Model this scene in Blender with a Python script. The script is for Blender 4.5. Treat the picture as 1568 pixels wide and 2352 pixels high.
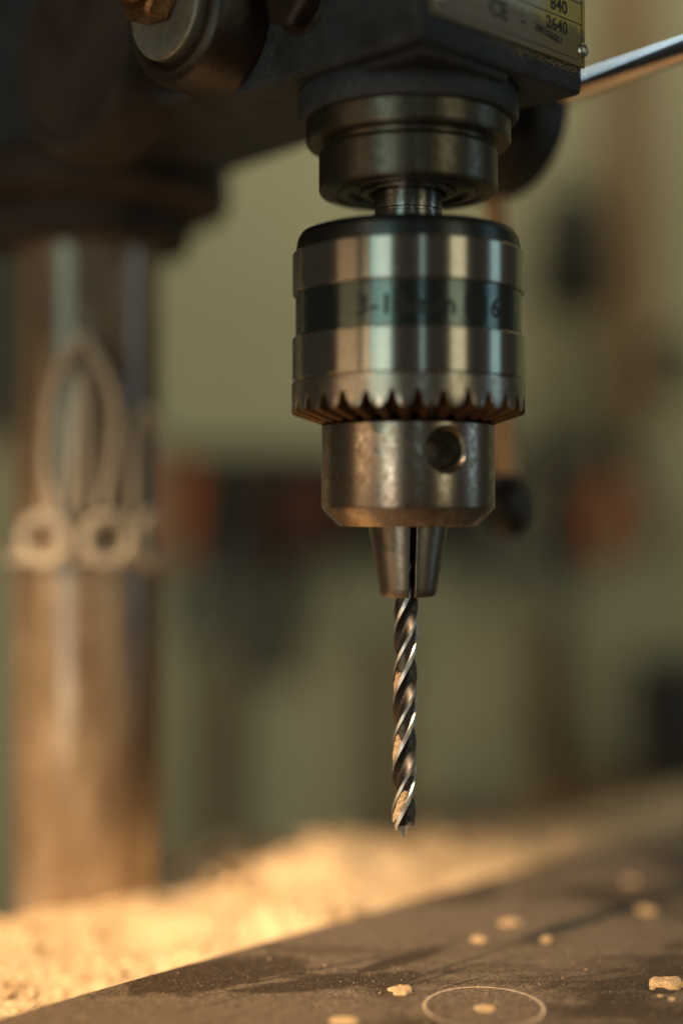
import bpy, bmesh, math, random
from mathutils import Vector, Matrix, noise
random.seed(7)
for o in list(bpy.data.objects): bpy.data.objects.remove(o, do_unlink=True)
scene = bpy.context.scene
C = scene.collection
MM = 0.001

# ------------------------------------------------------------------ camera
cam = bpy.data.cameras.new('camera'); camo = bpy.data.objects.new('camera', cam); C.objects.link(camo)
camo.location = (0, 0, 0); camo.rotation_euler = (math.radians(90.0), 0, 0)
cam.sensor_fit = 'VERTICAL'; cam.sensor_height = 36.0; cam.sensor_width = 24.0; cam.lens = 50.0
cam.clip_start = 0.01; cam.clip_end = 50.0
cam.dof.use_dof = True; cam.dof.focus_distance = 0.3345; cam.dof.aperture_fstop = 1.9
scene.camera = camo

# ------------------------------------------------------------------ world and lamps
w = bpy.data.worlds.new('World'); scene.world = w; w.use_nodes = True
bgn = w.node_tree.nodes['Background']
bgn.inputs['Color'].default_value = (1.0, 0.86, 0.66, 1); bgn.inputs['Strength'].default_value = 0.045

SP = Vector((15.9, 340.0, 0.0))                       # spindle axis
def area(name, az, dist, z, sx, sy, energy, col, target=None):
    a = math.radians(az - 2.7)
    p = Vector((SP.x + dist * math.sin(a), SP.y - dist * math.cos(a), z))
    l = bpy.data.lights.new(name, 'AREA'); l.shape = 'RECTANGLE'; l.size = sx * MM; l.size_y = sy * MM
    l.energy = energy; l.color = col
    o = bpy.data.objects.new(name, l); C.objects.link(o); o.location = p * MM
    t = target or Vector((SP.x, SP.y, z * 0.3))
    o.rotation_euler = (t - p).to_track_quat('-Z', 'Y').to_euler()
    return o
area('window_light_left', -26, 1500, 250, 520, 1100, 2.3, (0.60, 1.0, 0.92))
area('window_light_slit', 13.5, 1500, 250, 90, 1000, 0.26, (0.66, 0.95, 1.0))
area('window_light_right', 49, 1500, 250, 400, 1100, 1.75, (1.0, 0.93, 0.62))
area('window_light_side', 93, 1500, 250, 330, 1100, 1.1, (0.55, 0.85, 1.0))
# warm late sun let in through a small opening high on the press's left: a soft-edged beam on the bench
def spot(name, p, t, energy, col, cone, blend, radius):
    l = bpy.data.lights.new(name, 'SPOT'); l.energy = energy; l.color = col; l.spot_size = math.radians(cone); l.spot_blend = blend; l.shadow_soft_size = radius * MM
    o = bpy.data.objects.new(name, l); C.objects.link(o); p = Vector(p); t = Vector(t); o.location = p * MM
    o.rotation_euler = (t - p).to_track_quat('-Z', 'Y').to_euler(); return o
spot('warm_sun_beam', (-945, -535, 920), (-38, 418, -145), 325.0, (1.0, 0.71, 0.43), 9.0, 1.0, 45).scale = (2.0, 1, 1)
# warm light off the lower left of the shop
area('warm_side_lamp', -60, 1100, -30, 420, 200, 0.8, (1.0, 0.66, 0.36), Vector((0, 360, -20)))
# skylight above and behind
area('skylight', -163.6, 496, 747, 330, 260, 0.3, (0.55, 0.80, 1.0), Vector((90, 360, 118))).data.spread = math.radians(80)
# sunlit doorway low behind the camera
area('warm_doorway', -24, 1400, -420, 300, 560, 2.8, (1.0, 0.78, 0.60), Vector((-60, 430, -80)))
# unseen fill light, added overhead to brighten the back wall
area('wall_fill_light', 165, 420, 900, 500, 200, 1.35, (1.0, 0.90, 0.68), Vector((80, 1075, 0))).data.spread = math.radians(120)

vs = scene.view_settings
vs.view_transform = 'Standard'; vs.look = 'None'; vs.gamma = 1.0; vs.exposure = 0.0; vs.use_curve_mapping = False
scene.render.engine = 'CYCLES'

# ------------------------------------------------------------------ helpers
F = 3267.0
S2 = math.sqrt(0.5)
def PR(u, n, z):        # press coordinates (right of press, front of press, up) -> world mm
    return Vector((SP.x + S2 * (u + n), SP.y + S2 * (u - n), z))
U = Vector((S2, S2, 0)); N = Vector((S2, -S2, 0)); Z = Vector((0, 0, 1))
def at(px, py, d): return Vector(((px - 784) / F * d, d, (1176 - py) / F * d))

WORLD = {}
def finish(o, parent, origin):
    C.objects.link(o)
    WORLD[o.name] = Vector(origin)
    if parent is not None:
        o.parent = parent; o.location = (Vector(origin) - WORLD[parent.name]) * MM
    else: o.location = Vector(origin) * MM
    return o
def empty(name, origin, label, cat, group=None):
    o = bpy.data.objects.new(name, None); finish(o, None, origin); o.empty_display_size = 0.02
    return tag(o, label, cat, group)
def tag(o, label=None, cat=None, group=None, kind=None):
    if label: o['label'] = label
    if cat: o['category'] = cat
    if group: o['group'] = group
    if kind: o['kind'] = kind
    return o

class MB:
    def __init__(s): s.v = []; s.f = []
    def add(s, vs, fs):
        b = len(s.v); s.v += [Vector(v) for v in vs]; s.f += [[b + i for i in f] for f in fs]; return s
    def lathe(s, prof, c, axis=Z, seg=64, a0=0.0, cap=True):
        axis = Vector(axis).normalized()
        e1 = axis.orthogonal().normalized() if abs(axis.z) < .99 else Vector((1, 0, 0))
        e2 = axis.cross(e1); c = Vector(c); vs = []; fs = []
        for r, h in prof:
            for i in range(seg):
                t = a0 + 2 * math.pi * i / seg
                vs.append(c + axis * h + (e1 * math.cos(t) + e2 * math.sin(t)) * r)
        for k in range(len(prof) - 1):
            for i in range(seg):
                j = (i + 1) % seg
                fs.append([k * seg + i, k * seg + j, (k + 1) * seg + j, (k + 1) * seg + i])
        if cap:
            if prof[0][0] > 1e-4: fs.append(list(range(seg))[::-1])
            if prof[-1][0] > 1e-4: fs.append([(len(prof) - 1) * seg + i for i in range(seg)])
        return s.add(vs, fs)
    def prism(s, poly, z0, z1):
        n = len(poly); vs = [Vector((p[0], p[1], z0)) for p in poly] + [Vector((p[0], p[1], z1)) for p in poly]
        fs = [list(range(n))[::-1], [n + i for i in range(n)]] + [[i, (i + 1) % n, n + (i + 1) % n, n + i] for i in range(n)]
        return s.add(vs, fs)
    def box(s, c, hx, hy, hz, ex=Vector((1, 0, 0)), ey=Vector((0, 1, 0)), ez=Z):
        c = Vector(c); vs = []
        for k in (-1, 1):
            for j in (-1, 1):
                for i in (-1, 1): vs.append(c + ex * hx * i + ey * hy * j + ez * hz * k)
        return s.add(vs, [[0, 2, 3, 1], [4, 5, 7, 6], [0, 1, 5, 4], [2, 6, 7, 3], [0, 4, 6, 2], [1, 3, 7, 5]])
    def tube(s, path, r, seg=12, closed=False, rfun=None):
        path = [Vector(p) for p in path]; n = len(path); vs = []; fs = []; prev = None
        for k, p in enumerate(path):
            if closed: t = (path[(k + 1) % n] - path[k - 1]).normalized()
            else: t = (path[min(k + 1, n - 1)] - path[max(k - 1, 0)]).normalized()
            e = t.orthogonal().normalized() if prev is None else (prev - t * prev.dot(t)).normalized()
            prev = e; b = t.cross(e); rr = r if rfun is None else rfun(k / (n - 1))
            for i in range(seg):
                a = 2 * math.pi * i / seg; vs.append(p + (e * math.cos(a) + b * math.sin(a)) * rr)
        m = n if closed else n - 1
        for k in range(m):
            for i in range(seg):
                j = (i + 1) % seg; q = (k + 1) % n
                fs.append([k * seg + i, k * seg + j, q * seg + j, q * seg + i])
        if not closed: fs += [list(range(seg))[::-1], [(n - 1) * seg + i for i in range(seg)]]
        return s.add(vs, fs)
    def build(s, name, mat, parent=None, origin=None, smooth=35, bevel=0, bseg=2, subdiv=0):
        if origin is None: origin = WORLD[parent.name] if parent is not None else sum(s.v, Vector()) / len(s.v)
        origin = Vector(origin)
        me = bpy.data.meshes.new(name)
        me.from_pydata([tuple((v - origin) * MM) for v in s.v], [], s.f)
        bm = bmesh.new(); bm.from_mesh(me); bmesh.ops.recalc_face_normals(bm, faces=bm.faces); bm.to_mesh(me); bm.free()
        me.materials.append(mat)
        if smooth:
            for p in me.polygons: p.use_smooth = True
            me.set_sharp_from_angle(angle=math.radians(smooth))
        o = bpy.data.objects.new(name, me); finish(o, parent, origin)
        if bevel:
            m = o.modifiers.new('bevel', 'BEVEL'); m.width = bevel * MM; m.segments = bseg; m.limit_method = 'ANGLE'; m.angle_limit = math.radians(40)
        if subdiv:
            m = o.modifiers.new('sub', 'SUBSURF'); m.levels = subdiv; m.render_levels = subdiv
        return o

def text_mesh(body, size):
    cu = bpy.data.curves.new('t', 'FONT'); cu.body = body; cu.size = size; cu.offset = .018 * size; cu.resolution_u = 3
    to = bpy.data.objects.new('t', cu); C.objects.link(to)
    dg = bpy.context.evaluated_depsgraph_get(); me = bpy.data.meshes.new_from_object(to.evaluated_get(dg))
    bm = bmesh.new(); bm.from_mesh(me)
    bmesh.ops.triangulate(bm, faces=bm.faces)
    vs = [v.co.copy() for v in bm.verts]; fs = [[v.index for v in f.verts] for f in bm.faces]
    bm.free(); bpy.data.objects.remove(to); bpy.data.meshes.remove(me); bpy.data.curves.remove(cu)
    return vs, fs

# ------------------------------------------------------------------ materials
class NT:
    def __init__(s, name):
        s.m = bpy.data.materials.new(name); s.m.use_nodes = True; s.t = s.m.node_tree
        s.p = s.t.nodes['Principled BSDF']; s._co = None
    def n(s, typ, **kw):
        nd = s.t.nodes.new(typ)
        for k, v in kw.items(): setattr(nd, k, v)
        return nd
    def l(s, a, b): s.t.links.new(a, b)
    def co(s):      # object coordinates in millimetres
        if s._co is None:
            tc = s.n('ShaderNodeTexCoord'); vm = s.n('ShaderNodeVectorMath', operation='SCALE'); vm.inputs['Scale'].default_value = 1000.0
            s.l(tc.outputs['Object'], vm.inputs[0]); s._co = vm.outputs[0]
        return s._co
    def mapped(s, scale=(1, 1, 1), rot=(0, 0, 0)):
        mp = s.n('ShaderNodeMapping'); s.l(s.co(), mp.inputs['Vector'])
        mp.inputs['Scale'].default_value = scale; mp.inputs['Rotation'].default_value = rot; return mp.outputs[0]
    def noise(s, scale, detail=4, rough=.6, vec=None, dist=0):
        nd = s.n('ShaderNodeTexNoise'); nd.inputs['Scale'].default_value = scale; nd.inputs['Detail'].default_value = detail
        nd.inputs['Roughness'].default_value = rough; nd.inputs['Distortion'].default_value = dist
        s.l(vec or s.co(), nd.inputs['Vector']); return nd.outputs['Fac']
    def ramp(s, fac, stops):
        r = s.n('ShaderNodeValToRGB'); e = r.color_ramp.elements
        while len(e) < len(stops): e.new(0.5)
        for i, (p, c) in enumerate(stops):
            e[i].position = p; e[i].color = (c, c, c, 1) if not hasattr(c, '__len__') else (*c, 1)
        s.l(fac, r.inputs['Fac']); return r.outputs['Color']
    def mix(s, fac, a, b, mode='MIX'):
        m = s.n('ShaderNodeMix', data_type='RGBA', blend_type=mode)
        for sock, v in ((m.inputs['Factor'], fac), (m.inputs['A'], a), (m.inputs['B'], b)):
            pass
        ins = [i for i in m.inputs if i.enabled]
        for i, v in zip(ins, (fac, a, b)):
            if hasattr(v, 'is_output'): s.l(v, i)
            elif hasattr(v, '__len__'): i.default_value = (*v, 1)
            else: i.default_value = v
        return [o for o in m.outputs if o.enabled][0]
    def math(s, op, a, b=0.0):
        m = s.n('ShaderNodeMath', operation=op)
        for i, v in ((0, a), (1, b)):
            if hasattr(v, 'is_output'): s.l(v, m.inputs[i])
            else: m.inputs[i].default_value = v
        return m.outputs[0]
    def xyz(s):
        x = s.n('ShaderNodeSeparateXYZ'); s.l(s.co(), x.inputs[0]); return x.outputs
    def set(s, **kw):
        names = {'color': 'Base Color', 'rough': 'Roughness', 'metal': 'Metallic', 'aniso': 'Anisotropic', 'arot': 'Anisotropic Rotation',
                 'spec': 'Specular IOR Level', 'coat': 'Coat Weight', 'crough': 'Coat Roughness', 'sheen': 'Sheen Weight', 'trans': 'Transmission Weight', 'sub': 'Subsurface Weight'}
        for k, v in kw.items():
            i = s.p.inputs[names[k]]
            if hasattr(v, 'is_output'): s.l(v, i)
            elif hasattr(v, '__len__'): i.default_value = (*v, 1)
            else: i.default_value = v
        return s
    def bump(s, h, strength=.3, dist=.1):
        b = s.n('ShaderNodeBump'); b.inputs['Strength'].default_value = strength; b.inputs['Distance'].default_value = dist * MM
        s.l(h, b.inputs['Height']); s.l(b.outputs[0], s.p.inputs['Normal']); return s
    def radial(s):
        t = s.n('ShaderNodeTangent', direction_type='RADIAL', axis='Z'); s.l(t.outputs[0], s.p.inputs['Tangent']); return s
    def edge(s, radius=.5):
        bv = s.n('ShaderNodeBevel', samples=4); bv.inputs['Radius'].default_value = radius * MM
        g = s.n('ShaderNodeNewGeometry'); d = s.n('ShaderNodeVectorMath', operation='DOT_PRODUCT')
        s.l(bv.outputs[0], d.inputs[0]); s.l(g.outputs['Normal'], d.inputs[1])
        return s.math('SUBTRACT', 1.0, d.outputs['Value'])

def plain(name, color, rough=.5, metal=0, var=.25, scale=.2, bump=.15, spec=.5):
    t = NT(name); f = t.noise(scale)
    lo = tuple(c * (1 - var) for c in color); hi = tuple(min(1, c * (1 + var)) for c in color)
    t.set(color=t.ramp(f, [(.3, lo), (.7, hi)]), rough=rough, metal=metal, spec=spec)
    if bump: t.bump(t.noise(scale * 6), bump, .3)
    return t.m

def steel(name, col, rough, aniso, patina=0.0, pcol=(.16, .085, .04), streak=.06):
    t = NT(name)
    fine = t.noise(1.0, 3, .6, t.mapped((.25, .25, 14)))
    blot = t.noise(.55, 6, .7)
    speck = t.noise(2.6, 4, .7)
    c = t.mix(t.ramp(fine, [(.35, 0), (.7, 1)]), tuple(x * (1 - streak) for x in col), tuple(min(1, x * (1 + streak)) for x in col))
    pits = t.ramp(speck, [(.66, 0), (.74, 1)])
    c = t.mix(t.math('MULTIPLY', pits, .55), c, tuple(x * .25 for x in col))
    if patina:
        m = t.math('MULTIPLY', t.ramp(blot, [(.4, 0), (.68, 1)]), patina)
        c = t.mix(m, c, pcol)
        rr = t.math('ADD', t.math('MULTIPLY', t.ramp(blot, [(.35, 0), (.7, 1)]), .22 * patina), rough)
    else: rr = t.math('ADD', t.math('MULTIPLY', t.noise(.3, 3), .10), rough - .05)
    t.set(color=c, rough=rr, metal=1.0, aniso=aniso, arot=.25); t.radial()
    t.bump(t.math('ADD', t.math('MULTIPLY', fine, .35), t.math('MULTIPLY', speck, .65)), .10, .05)
    return t.m

M = {}
M['sleeve'] = steel('polished_chuck_steel', (.46, .44, .385), .235, .88, .2, (.27, .205, .14))
M['band'] = steel('blackened_steel_band', (.15, .19, .18), .24, .86, .3, (.09, .085, .06))
M['gear'] = steel('oily_gear_steel', (.46, .42, .36), .28, .6, .5, (.20, .14, .09))
M['gullet'] = steel('dark_brown_gear_gullet', (.20, .12, .06), .42, .0, .8, (.07, .033, .014))  # darker brown steel for the gullets and the underside cone of the ring
M['body'] = steel('worn_chuck_body_steel', (.44, .39, .33), .25, .6, .85, (.22, .135, .08))
M['jaw'] = steel('blued_jaw_steel', (.30, .27, .23), .34, .4, .5, (.16, .11, .07))
M['quill'] = steel('dull_quill_steel', (.17, .158, .125), .38, .6, .5, (.08, .046, .024))
M['spindle'] = steel('bright_spindle_steel', (.42, .42, .39), .22, .5, .8, (.10, .07, .045))
M['dark_ring'] = steel('dark_arbor_steel', (.09, .10, .10), .33, .5, .3, (.05, .04, .03))

# dark blue cast iron, chipped to rust along its edges
t = NT('dark_blue_casting_paint'); e = t.edge(1.6); nz = t.noise(.55, 6, .75); grit = t.noise(1.7, 5, .7)
em = t.math('MULTIPLY', t.ramp(e, [(.02, 0), (.16, 1)]), t.ramp(nz, [(.36, 0), (.55, 1)]))
base = t.ramp(t.noise(.08, 5, .7), [(.3, (.020, .027, .036)), (.7, (.038, .046, .056))])
gr = t.math('MULTIPLY', t.ramp(t.noise(1.3, 5, .75), [(.50, 0), (.62, 1)]), t.ramp(t.noise(.11, 4, .6), [(.40, .25), (.62, 1)]))
base = t.mix(t.math('MULTIPLY', gr, .6), base, (.15, .145, .13))
base = t.mix(t.math('MULTIPLY', t.ramp(t.noise(.045, 6, .75), [(.5, 0), (.68, 1)]), .75), base, (.014, .008, .004))
t.set(color=t.mix(t.math('MULTIPLY', em, .8), base, (.10, .052, .028)), rough=t.math('ADD', t.math('MULTIPLY', nz, .3), .36), spec=.3)
t.bump(t.math('ADD', t.math('MULTIPLY', grit, .6), t.math('MULTIPLY', nz, .7)), .42, .35); M['cast'] = t.m
# rusty brown cast
t = NT('rusty_brown_casting'); nz = t.noise(.35, 6, .75)
c = t.ramp(nz, [(.3, (.007, .005, .003)), (.52, (.018, .009, .004)), (.75, (.045, .022, .008))])
c = t.mix(t.math('MULTIPLY', t.ramp(t.noise(3.0, 3, .6), [(.66, 0), (.72, 1)]), .5), c, (.10, .075, .045))
t.set(color=c, rough=.36, spec=.6); t.bump(t.noise(1.3, 5, .7), .4, .3); M['rust'] = t.m
t = NT('rusty_bolt_steel'); nz = t.noise(.8, 6, .7)
t.set(color=t.ramp(nz, [(.3, (.10, .05, .02)), (.7, (.34, .19, .09))]), rough=.36, metal=.85); t.bump(t.noise(2.5), .3, .15); M['bolt'] = t.m
M['grime'] = plain('oily_brown_grime', (.050, .037, .028), .75, 0, .4, .06, .3, .2)
t = NT('zinc_washer'); nz = t.noise(.5, 6, .7)
t.set(color=t.ramp(nz, [(.3, (.28, .27, .22)), (.7, (.45, .44, .37))]), rough=.42, metal=.8); t.bump(t.noise(2.5), .2, .12); M['washer'] = t.m
# column
t = NT('rust_stained_column_steel'); x = t.xyz()
blot = t.noise(.045, 6, .7, t.mapped((1.4, 1.4, .55))); fine = t.noise(.6, 5, .7)
c = t.ramp(blot, [(.3, (.13, .082, .045)), (.5, (.28, .195, .118)), (.68, (.46, .35, .24))])
c = t.mix(t.math('MULTIPLY', t.ramp(fine, [(.4, 0), (.7, 1)]), .3), c, (.10, .065, .04))
t.set(color=c, rough=t.math('ADD', t.math('MULTIPLY', blot, .16), .13), metal=.35, spec=.9, coat=.7, crough=.2); t.bump(fine, .12, .2); M['column'] = t.m
# nameplate
t = NT('stained_metal_nameplate'); x = t.xyz(); nz = t.noise(.16, 6, .75)
c = t.ramp(t.noise(.9, 5, .7), [(.3, (.34, .32, .24)), (.7, (.52, .50, .40))])
vv = t.n('ShaderNodeVectorMath', operation='DISTANCE'); t.l(t.co(), vv.inputs[0]); vv.inputs[1].default_value = (4.6, 4.6, -6.0)
oil = t.ramp(t.math('ADD', t.math('MULTIPLY', vv.outputs['Value'], .028), t.math('MULTIPLY', nz, .55)), [(.52, 1), (.72, 0)])
c = t.mix(t.math('MULTIPLY', oil, .95), c, (.50, .37, .04))
low = t.ramp(t.math('ADD', t.math('MULTIPLY', x['Z'], .06), t.math('MULTIPLY', nz, .6)), [(-.0 + .02, 1), (.16, 0)])
t.set(color=t.mix(t.math('MULTIPLY', low, .8), c, (.14, .095, .035)), rough=.38, metal=.1); t.bump(t.noise(1.4, 5), .2, .15); M['plate'] = t.m
M['ink'] = plain('black_plate_ink', (.018, .017, .014), .5, 0, .3, .8)
M['engrave'] = plain('engraved_mark_black', (.012, .013, .013), .6, 0, .3, .8)
M['rivet'] = plain('aluminium_rivet', (.55, .55, .50), .28, 1, .2, .8)
M['chrome'] = plain('chromed_lever_steel', (.62, .58, .54), .26, 1, .12, .1, .03)
M['brasslever'] = plain('tarnished_tan_lever_steel', (.86, .56, .30), .5, 0, .15, .05, .05)
M['black'] = plain('black_plastic_knob', (.014, .012, .011), .4, 0, .2, .1)
# drill bit
t = NT('bright_ground_bit_steel'); fine = t.noise(1.2, 3, .6, t.mapped((1, 1, 3)))
t.set(color=t.ramp(fine, [(.3, (.70, .69, .68)), (.7, (.88, .87, .86))]), rough=.42, metal=1.0); t.bump(fine, .08, .05); M['bit_margin'] = t.m
t = NT('dark_flute_steel'); fine = t.noise(1.2, 4, .6)
t.set(color=t.ramp(fine, [(.3, (.075, .063, .056)), (.7, (.12, .105, .096))]), rough=.44, metal=1.0); t.bump(fine, .12, .06); M['bit_flute'] = t.m
t = NT('pale_packed_sawdust'); nz = t.noise(2.2, 5, .75)
t.set(color=t.ramp(nz, [(.3, (.26, .17, .08)), (.7, (.66, .50, .31))]), rough=.9, spec=.2); t.bump(nz, .8, .4); M['packed'] = t.m
M['tip'] = plain('worn_grey_bit_tip', (.42, .42, .41), .45, .4, .2, 1.5, .1)
# board
t = NT('dark_dusty_coated_board'); x = t.xyz()
dust = t.noise(.021, 5, .62, t.mapped((.55, 1.25, 1), (0, 0, math.radians(-38))), .8); wipe = t.noise(.05, 5, .6, t.mapped((.25, 1.6, 1), (0, 0, math.radians(-52))))
spk = t.noise(.75, 4, .75); spk2 = t.noise(1.7, 3, .7)
c = t.ramp(spk, [(.35, (.022, .013, .007)), (.65, (.046, .029, .016))])
dm = t.ramp(t.math('ADD', t.math('MULTIPLY', dust, .8), t.math('MULTIPLY', wipe, .3)), [(.49, 0), (.58, 1)])
grain = t.ramp(t.math('ADD', t.math('MULTIPLY', spk, .5), t.math('MULTIPLY', spk2, .5)), [(.38, .12), (.62, 1)])
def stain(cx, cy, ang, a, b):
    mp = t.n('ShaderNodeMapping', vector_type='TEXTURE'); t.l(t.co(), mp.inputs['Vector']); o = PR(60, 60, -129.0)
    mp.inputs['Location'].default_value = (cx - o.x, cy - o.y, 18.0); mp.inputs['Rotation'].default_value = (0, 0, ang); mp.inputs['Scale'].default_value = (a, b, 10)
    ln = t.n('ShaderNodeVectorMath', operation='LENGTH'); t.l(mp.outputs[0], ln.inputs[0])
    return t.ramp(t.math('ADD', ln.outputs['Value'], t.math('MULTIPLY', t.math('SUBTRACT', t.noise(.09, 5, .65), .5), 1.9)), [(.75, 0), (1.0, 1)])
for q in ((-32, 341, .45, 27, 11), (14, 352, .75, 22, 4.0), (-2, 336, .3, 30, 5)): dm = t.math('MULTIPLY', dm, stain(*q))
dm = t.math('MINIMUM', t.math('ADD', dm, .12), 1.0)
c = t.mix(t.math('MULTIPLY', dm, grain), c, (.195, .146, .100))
c = t.mix(t.math('MULTIPLY', t.ramp(t.noise(1.5, 2, .5), [(.66, 0), (.71, 1)]), .8), c, (.42, .30, .17))
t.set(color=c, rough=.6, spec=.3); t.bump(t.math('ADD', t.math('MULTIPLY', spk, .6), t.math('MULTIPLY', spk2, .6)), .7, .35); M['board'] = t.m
M['pale_wood'] = plain('pale_fresh_wood', (.58, .40, .22), .85, 0, .4, 1.3, .9, .2)
M['pencil'] = plain('pale_scribed_line', (.58, .46, .32), .8, 0, .3, 1.2, .2, .2)
# sawdust
t = NT('golden_sawdust'); nz = t.noise(.05, 6, .75); f2 = t.noise(.5, 4, .7)
c = t.mix(.5, t.ramp(nz, [(.3, (.58, .41, .22)), (.7, (.82, .64, .42))]), t.ramp(f2, [(.3, (.46, .31, .15)), (.7, (.88, .70, .48))]))
t.set(color=c, rough=.9, spec=.15); t.bump(f2, .9, 1.2); M['sawdust'] = t.m
# cord
t = NT('pale_braided_cord'); f2 = t.noise(.9, 4, .7)
t.set(color=t.ramp(f2, [(.3, (.50, .42, .32)), (.7, (.68, .59, .47))]), rough=.8, spec=.25); t.bump(f2, .6, .5); M['cord'] = t.m
# background
t = NT('olive_cream_wall_paint'); nz = t.noise(.006, 5, .6)
t.set(color=t.ramp(nz, [(.3, (.54, .51, .32)), (.7, (.66, .63, .41))]), rough=.75, spec=.3); t.bump(t.noise(.15, 4), .2, 1.0); M['wall'] = t.m
M['brown_wood'] = plain('brown_wood', (.20, .115, .05), .6, 0, .3, .03)
M['tan_wood'] = plain('tan_wood', (.36, .22, .10), .6, 0, .25, .03)
M['dark_wood'] = plain('dark_stained_wood', (.045, .034, .02), .6, 0, .3, .03)
M['orange'] = plain('orange_red_handle_plastic', (.72, .15, .02), .4, 0, .15, .05)
M['red'] = plain('red_handle_plastic', (.22, .045, .02), .4, 0, .2, .05)
M['maroon'] = plain('maroon_handle_paint', (.085, .035, .02), .45, 0, .2, .05)
M['iron'] = plain('dark_iron', (.040, .038, .032), .5, .3, .3, .05)
M['grey_steel'] = plain('grey_tool_steel', (.13, .135, .12), .45, .5, .2, .05)
M['charcoal'] = plain('charcoal_painted_sheet', (.028, .028, .024), .5, 0, .2, .04)
M['murk'] = plain('dull_olive_board', (.085, .076, .050), .7, 0, .35, .012)
M['canvas'] = plain('dark_green_grey_canvas', (.045, .042, .03), .85, 0, .3, .05)
M['bench'] = plain('brown_bench_top', (.20, .12, .055), .65, 0, .3, .03)

# ------------------------------------------------------------------ setting: wall and bench
mb = MB(); mb.box((60, 1075, 100), 900, 15, 900); tag(mb.build('workshop_wall', M['wall'], smooth=0), kind='structure')
mb = MB(); mb.prism([PR(u, n, 0)[:2] for u, n in ((-420, -182), (700, -182), (700, 330), (-420, 330))], -190, -150.5)
tag(mb.build('bench_top', M['bench'], smooth=0), kind='structure')

# ------------------------------------------------------------------ the drill press
COL = Vector((-81, 455, 0)); RC = 23.6
press = empty('drill_press', (COL.x, COL.y, -150), 'old dark blue drill press with steel chuck and rust-stained column', 'drill press')

# base plate (under the sawdust)
mb = MB(); mb.prism([PR(u, n, 0)[:2] for u, n in ((-105, -175), (105, -175), (105, 120), (-105, 120))], -150, -131)
mb.build('base', M['cast'], press, bevel=2)
mb = MB(); mb.lathe([(RC, -130), (RC, 250)], COL, seg=96); mb.build('column', M['column'], press)

# head casting: quill housing with chamfered rear, neck and column socket
foot = [PR(u, n, 0)[:2] for u, n in ((-29.4, 29.6), (29.4, 29.6), (29.4, -48), (8, -52), (-29.4, -39))]
mb = MB(); mb.prism(foot, 99.5, 262)
head = mb.build('head_casting', M['cast'], press, bevel=1.3, bseg=3)
mb = MB(); mb.prism([PR(u, n, 0)[:2] for u, n in ((-26, -39.5), (26, -48), (40, -140), (-36, -140))], 104, 258); mb.build('neck', M['cast'], head, bevel=2)
mb = MB(); mb.lathe([(RC + .2, 83), (31, 83), (33, 85), (33, 94), (43, 95), (45, 97), (45, 255)], COL, seg=80); mb.build('column_socket', M['grime'], head)
# low rib on the underside by the front edge
mb = MB(); mb.prism([PR(u, n, 0)[:2] for u, n in ((-26, 28.2), (3, 28.2), (4.5, 22), (3, 10), (-26, 10))], 97.6, 99.6); mb.build('underside_rib', M['cast'], head, bevel=.8)
# belt cover, above the frame: the shade over the whole top of the press
mb = MB(); mb.prism([PR(u, n, 0)[:2] for u, n in ((-75, 20), (-40, 50), (40, 50), (48, 20), (52, -200), (-85, -200))], 262.5, 330); mb.build('belt_cover', M['cast'], head, bevel=6)

# boss with washer and hex bolt on the left cheek
def cheek(t, z, s=0.0): return PR(-29.4 - s, 29.6 - t, z)
B = cheek(64, 117.8)
mb = MB(); mb.lathe([(18.2, -.5), (18.2, 1.0), (17.6, 11.5), (17.0, 13.6), (16.2, 14.5), (14.6, 14.9), (13.2, 14.2), (12.8, 13.6)], B, -U, 72); mb.build('shaft_boss', M['rust'], head, origin=B)
B2 = cheek(65, 118.4)
mb = MB(); mb.lathe([(12.2, 13.3), (12.5, 13.7), (12.5, 16.2), (12.1, 16.7), (8.4, 16.9), (7.6, 16.6), (5, 16.6)], B2, -U, 64); mb.build('washer', M['washer'], head, origin=B2)
B3 = cheek(66, 121.6)
mb = MB(); mb.lathe([(6.9, 16.7), (6.9, 17.3)], B3, -U, 32); mb.lathe([(7.9, 17.3), (8.2, 17.8), (8.2, 22.6), (7.2, 23.6)], B3, -U, 6, a0=.35); mb.lathe([(4.6, 23.6), (4.6, 28.0), (3.8, 28.8)], B3, -U, 24)
mb.build('hex_bolt', M['bolt'], head, origin=B3, smooth=25, bevel=.35)
B4 = cheek(35, 116.4)
mb = MB(); mb.lathe([(8.0, -.2), (8.0, .9)], B4, -U, 32); mb.lathe([(7.6, .9), (7.6, 5.2), (6.6, 6.0)], B4, -U, 6, a0=.1); mb.build('hex_bolt', M['rust'], head, origin=B4, smooth=25, bevel=.35)
# return spring housing further back on the left cheek
B5 = PR(-30, -84, 120)
mb = MB(); mb.lathe([(27, -8), (27, 6), (25.5, 8.5), (23, 9), (21.5, 7.4), (8, 7.0)], B5, -U, 64); mb.build('spring_housing', M['grime'], head, origin=B5)

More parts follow.
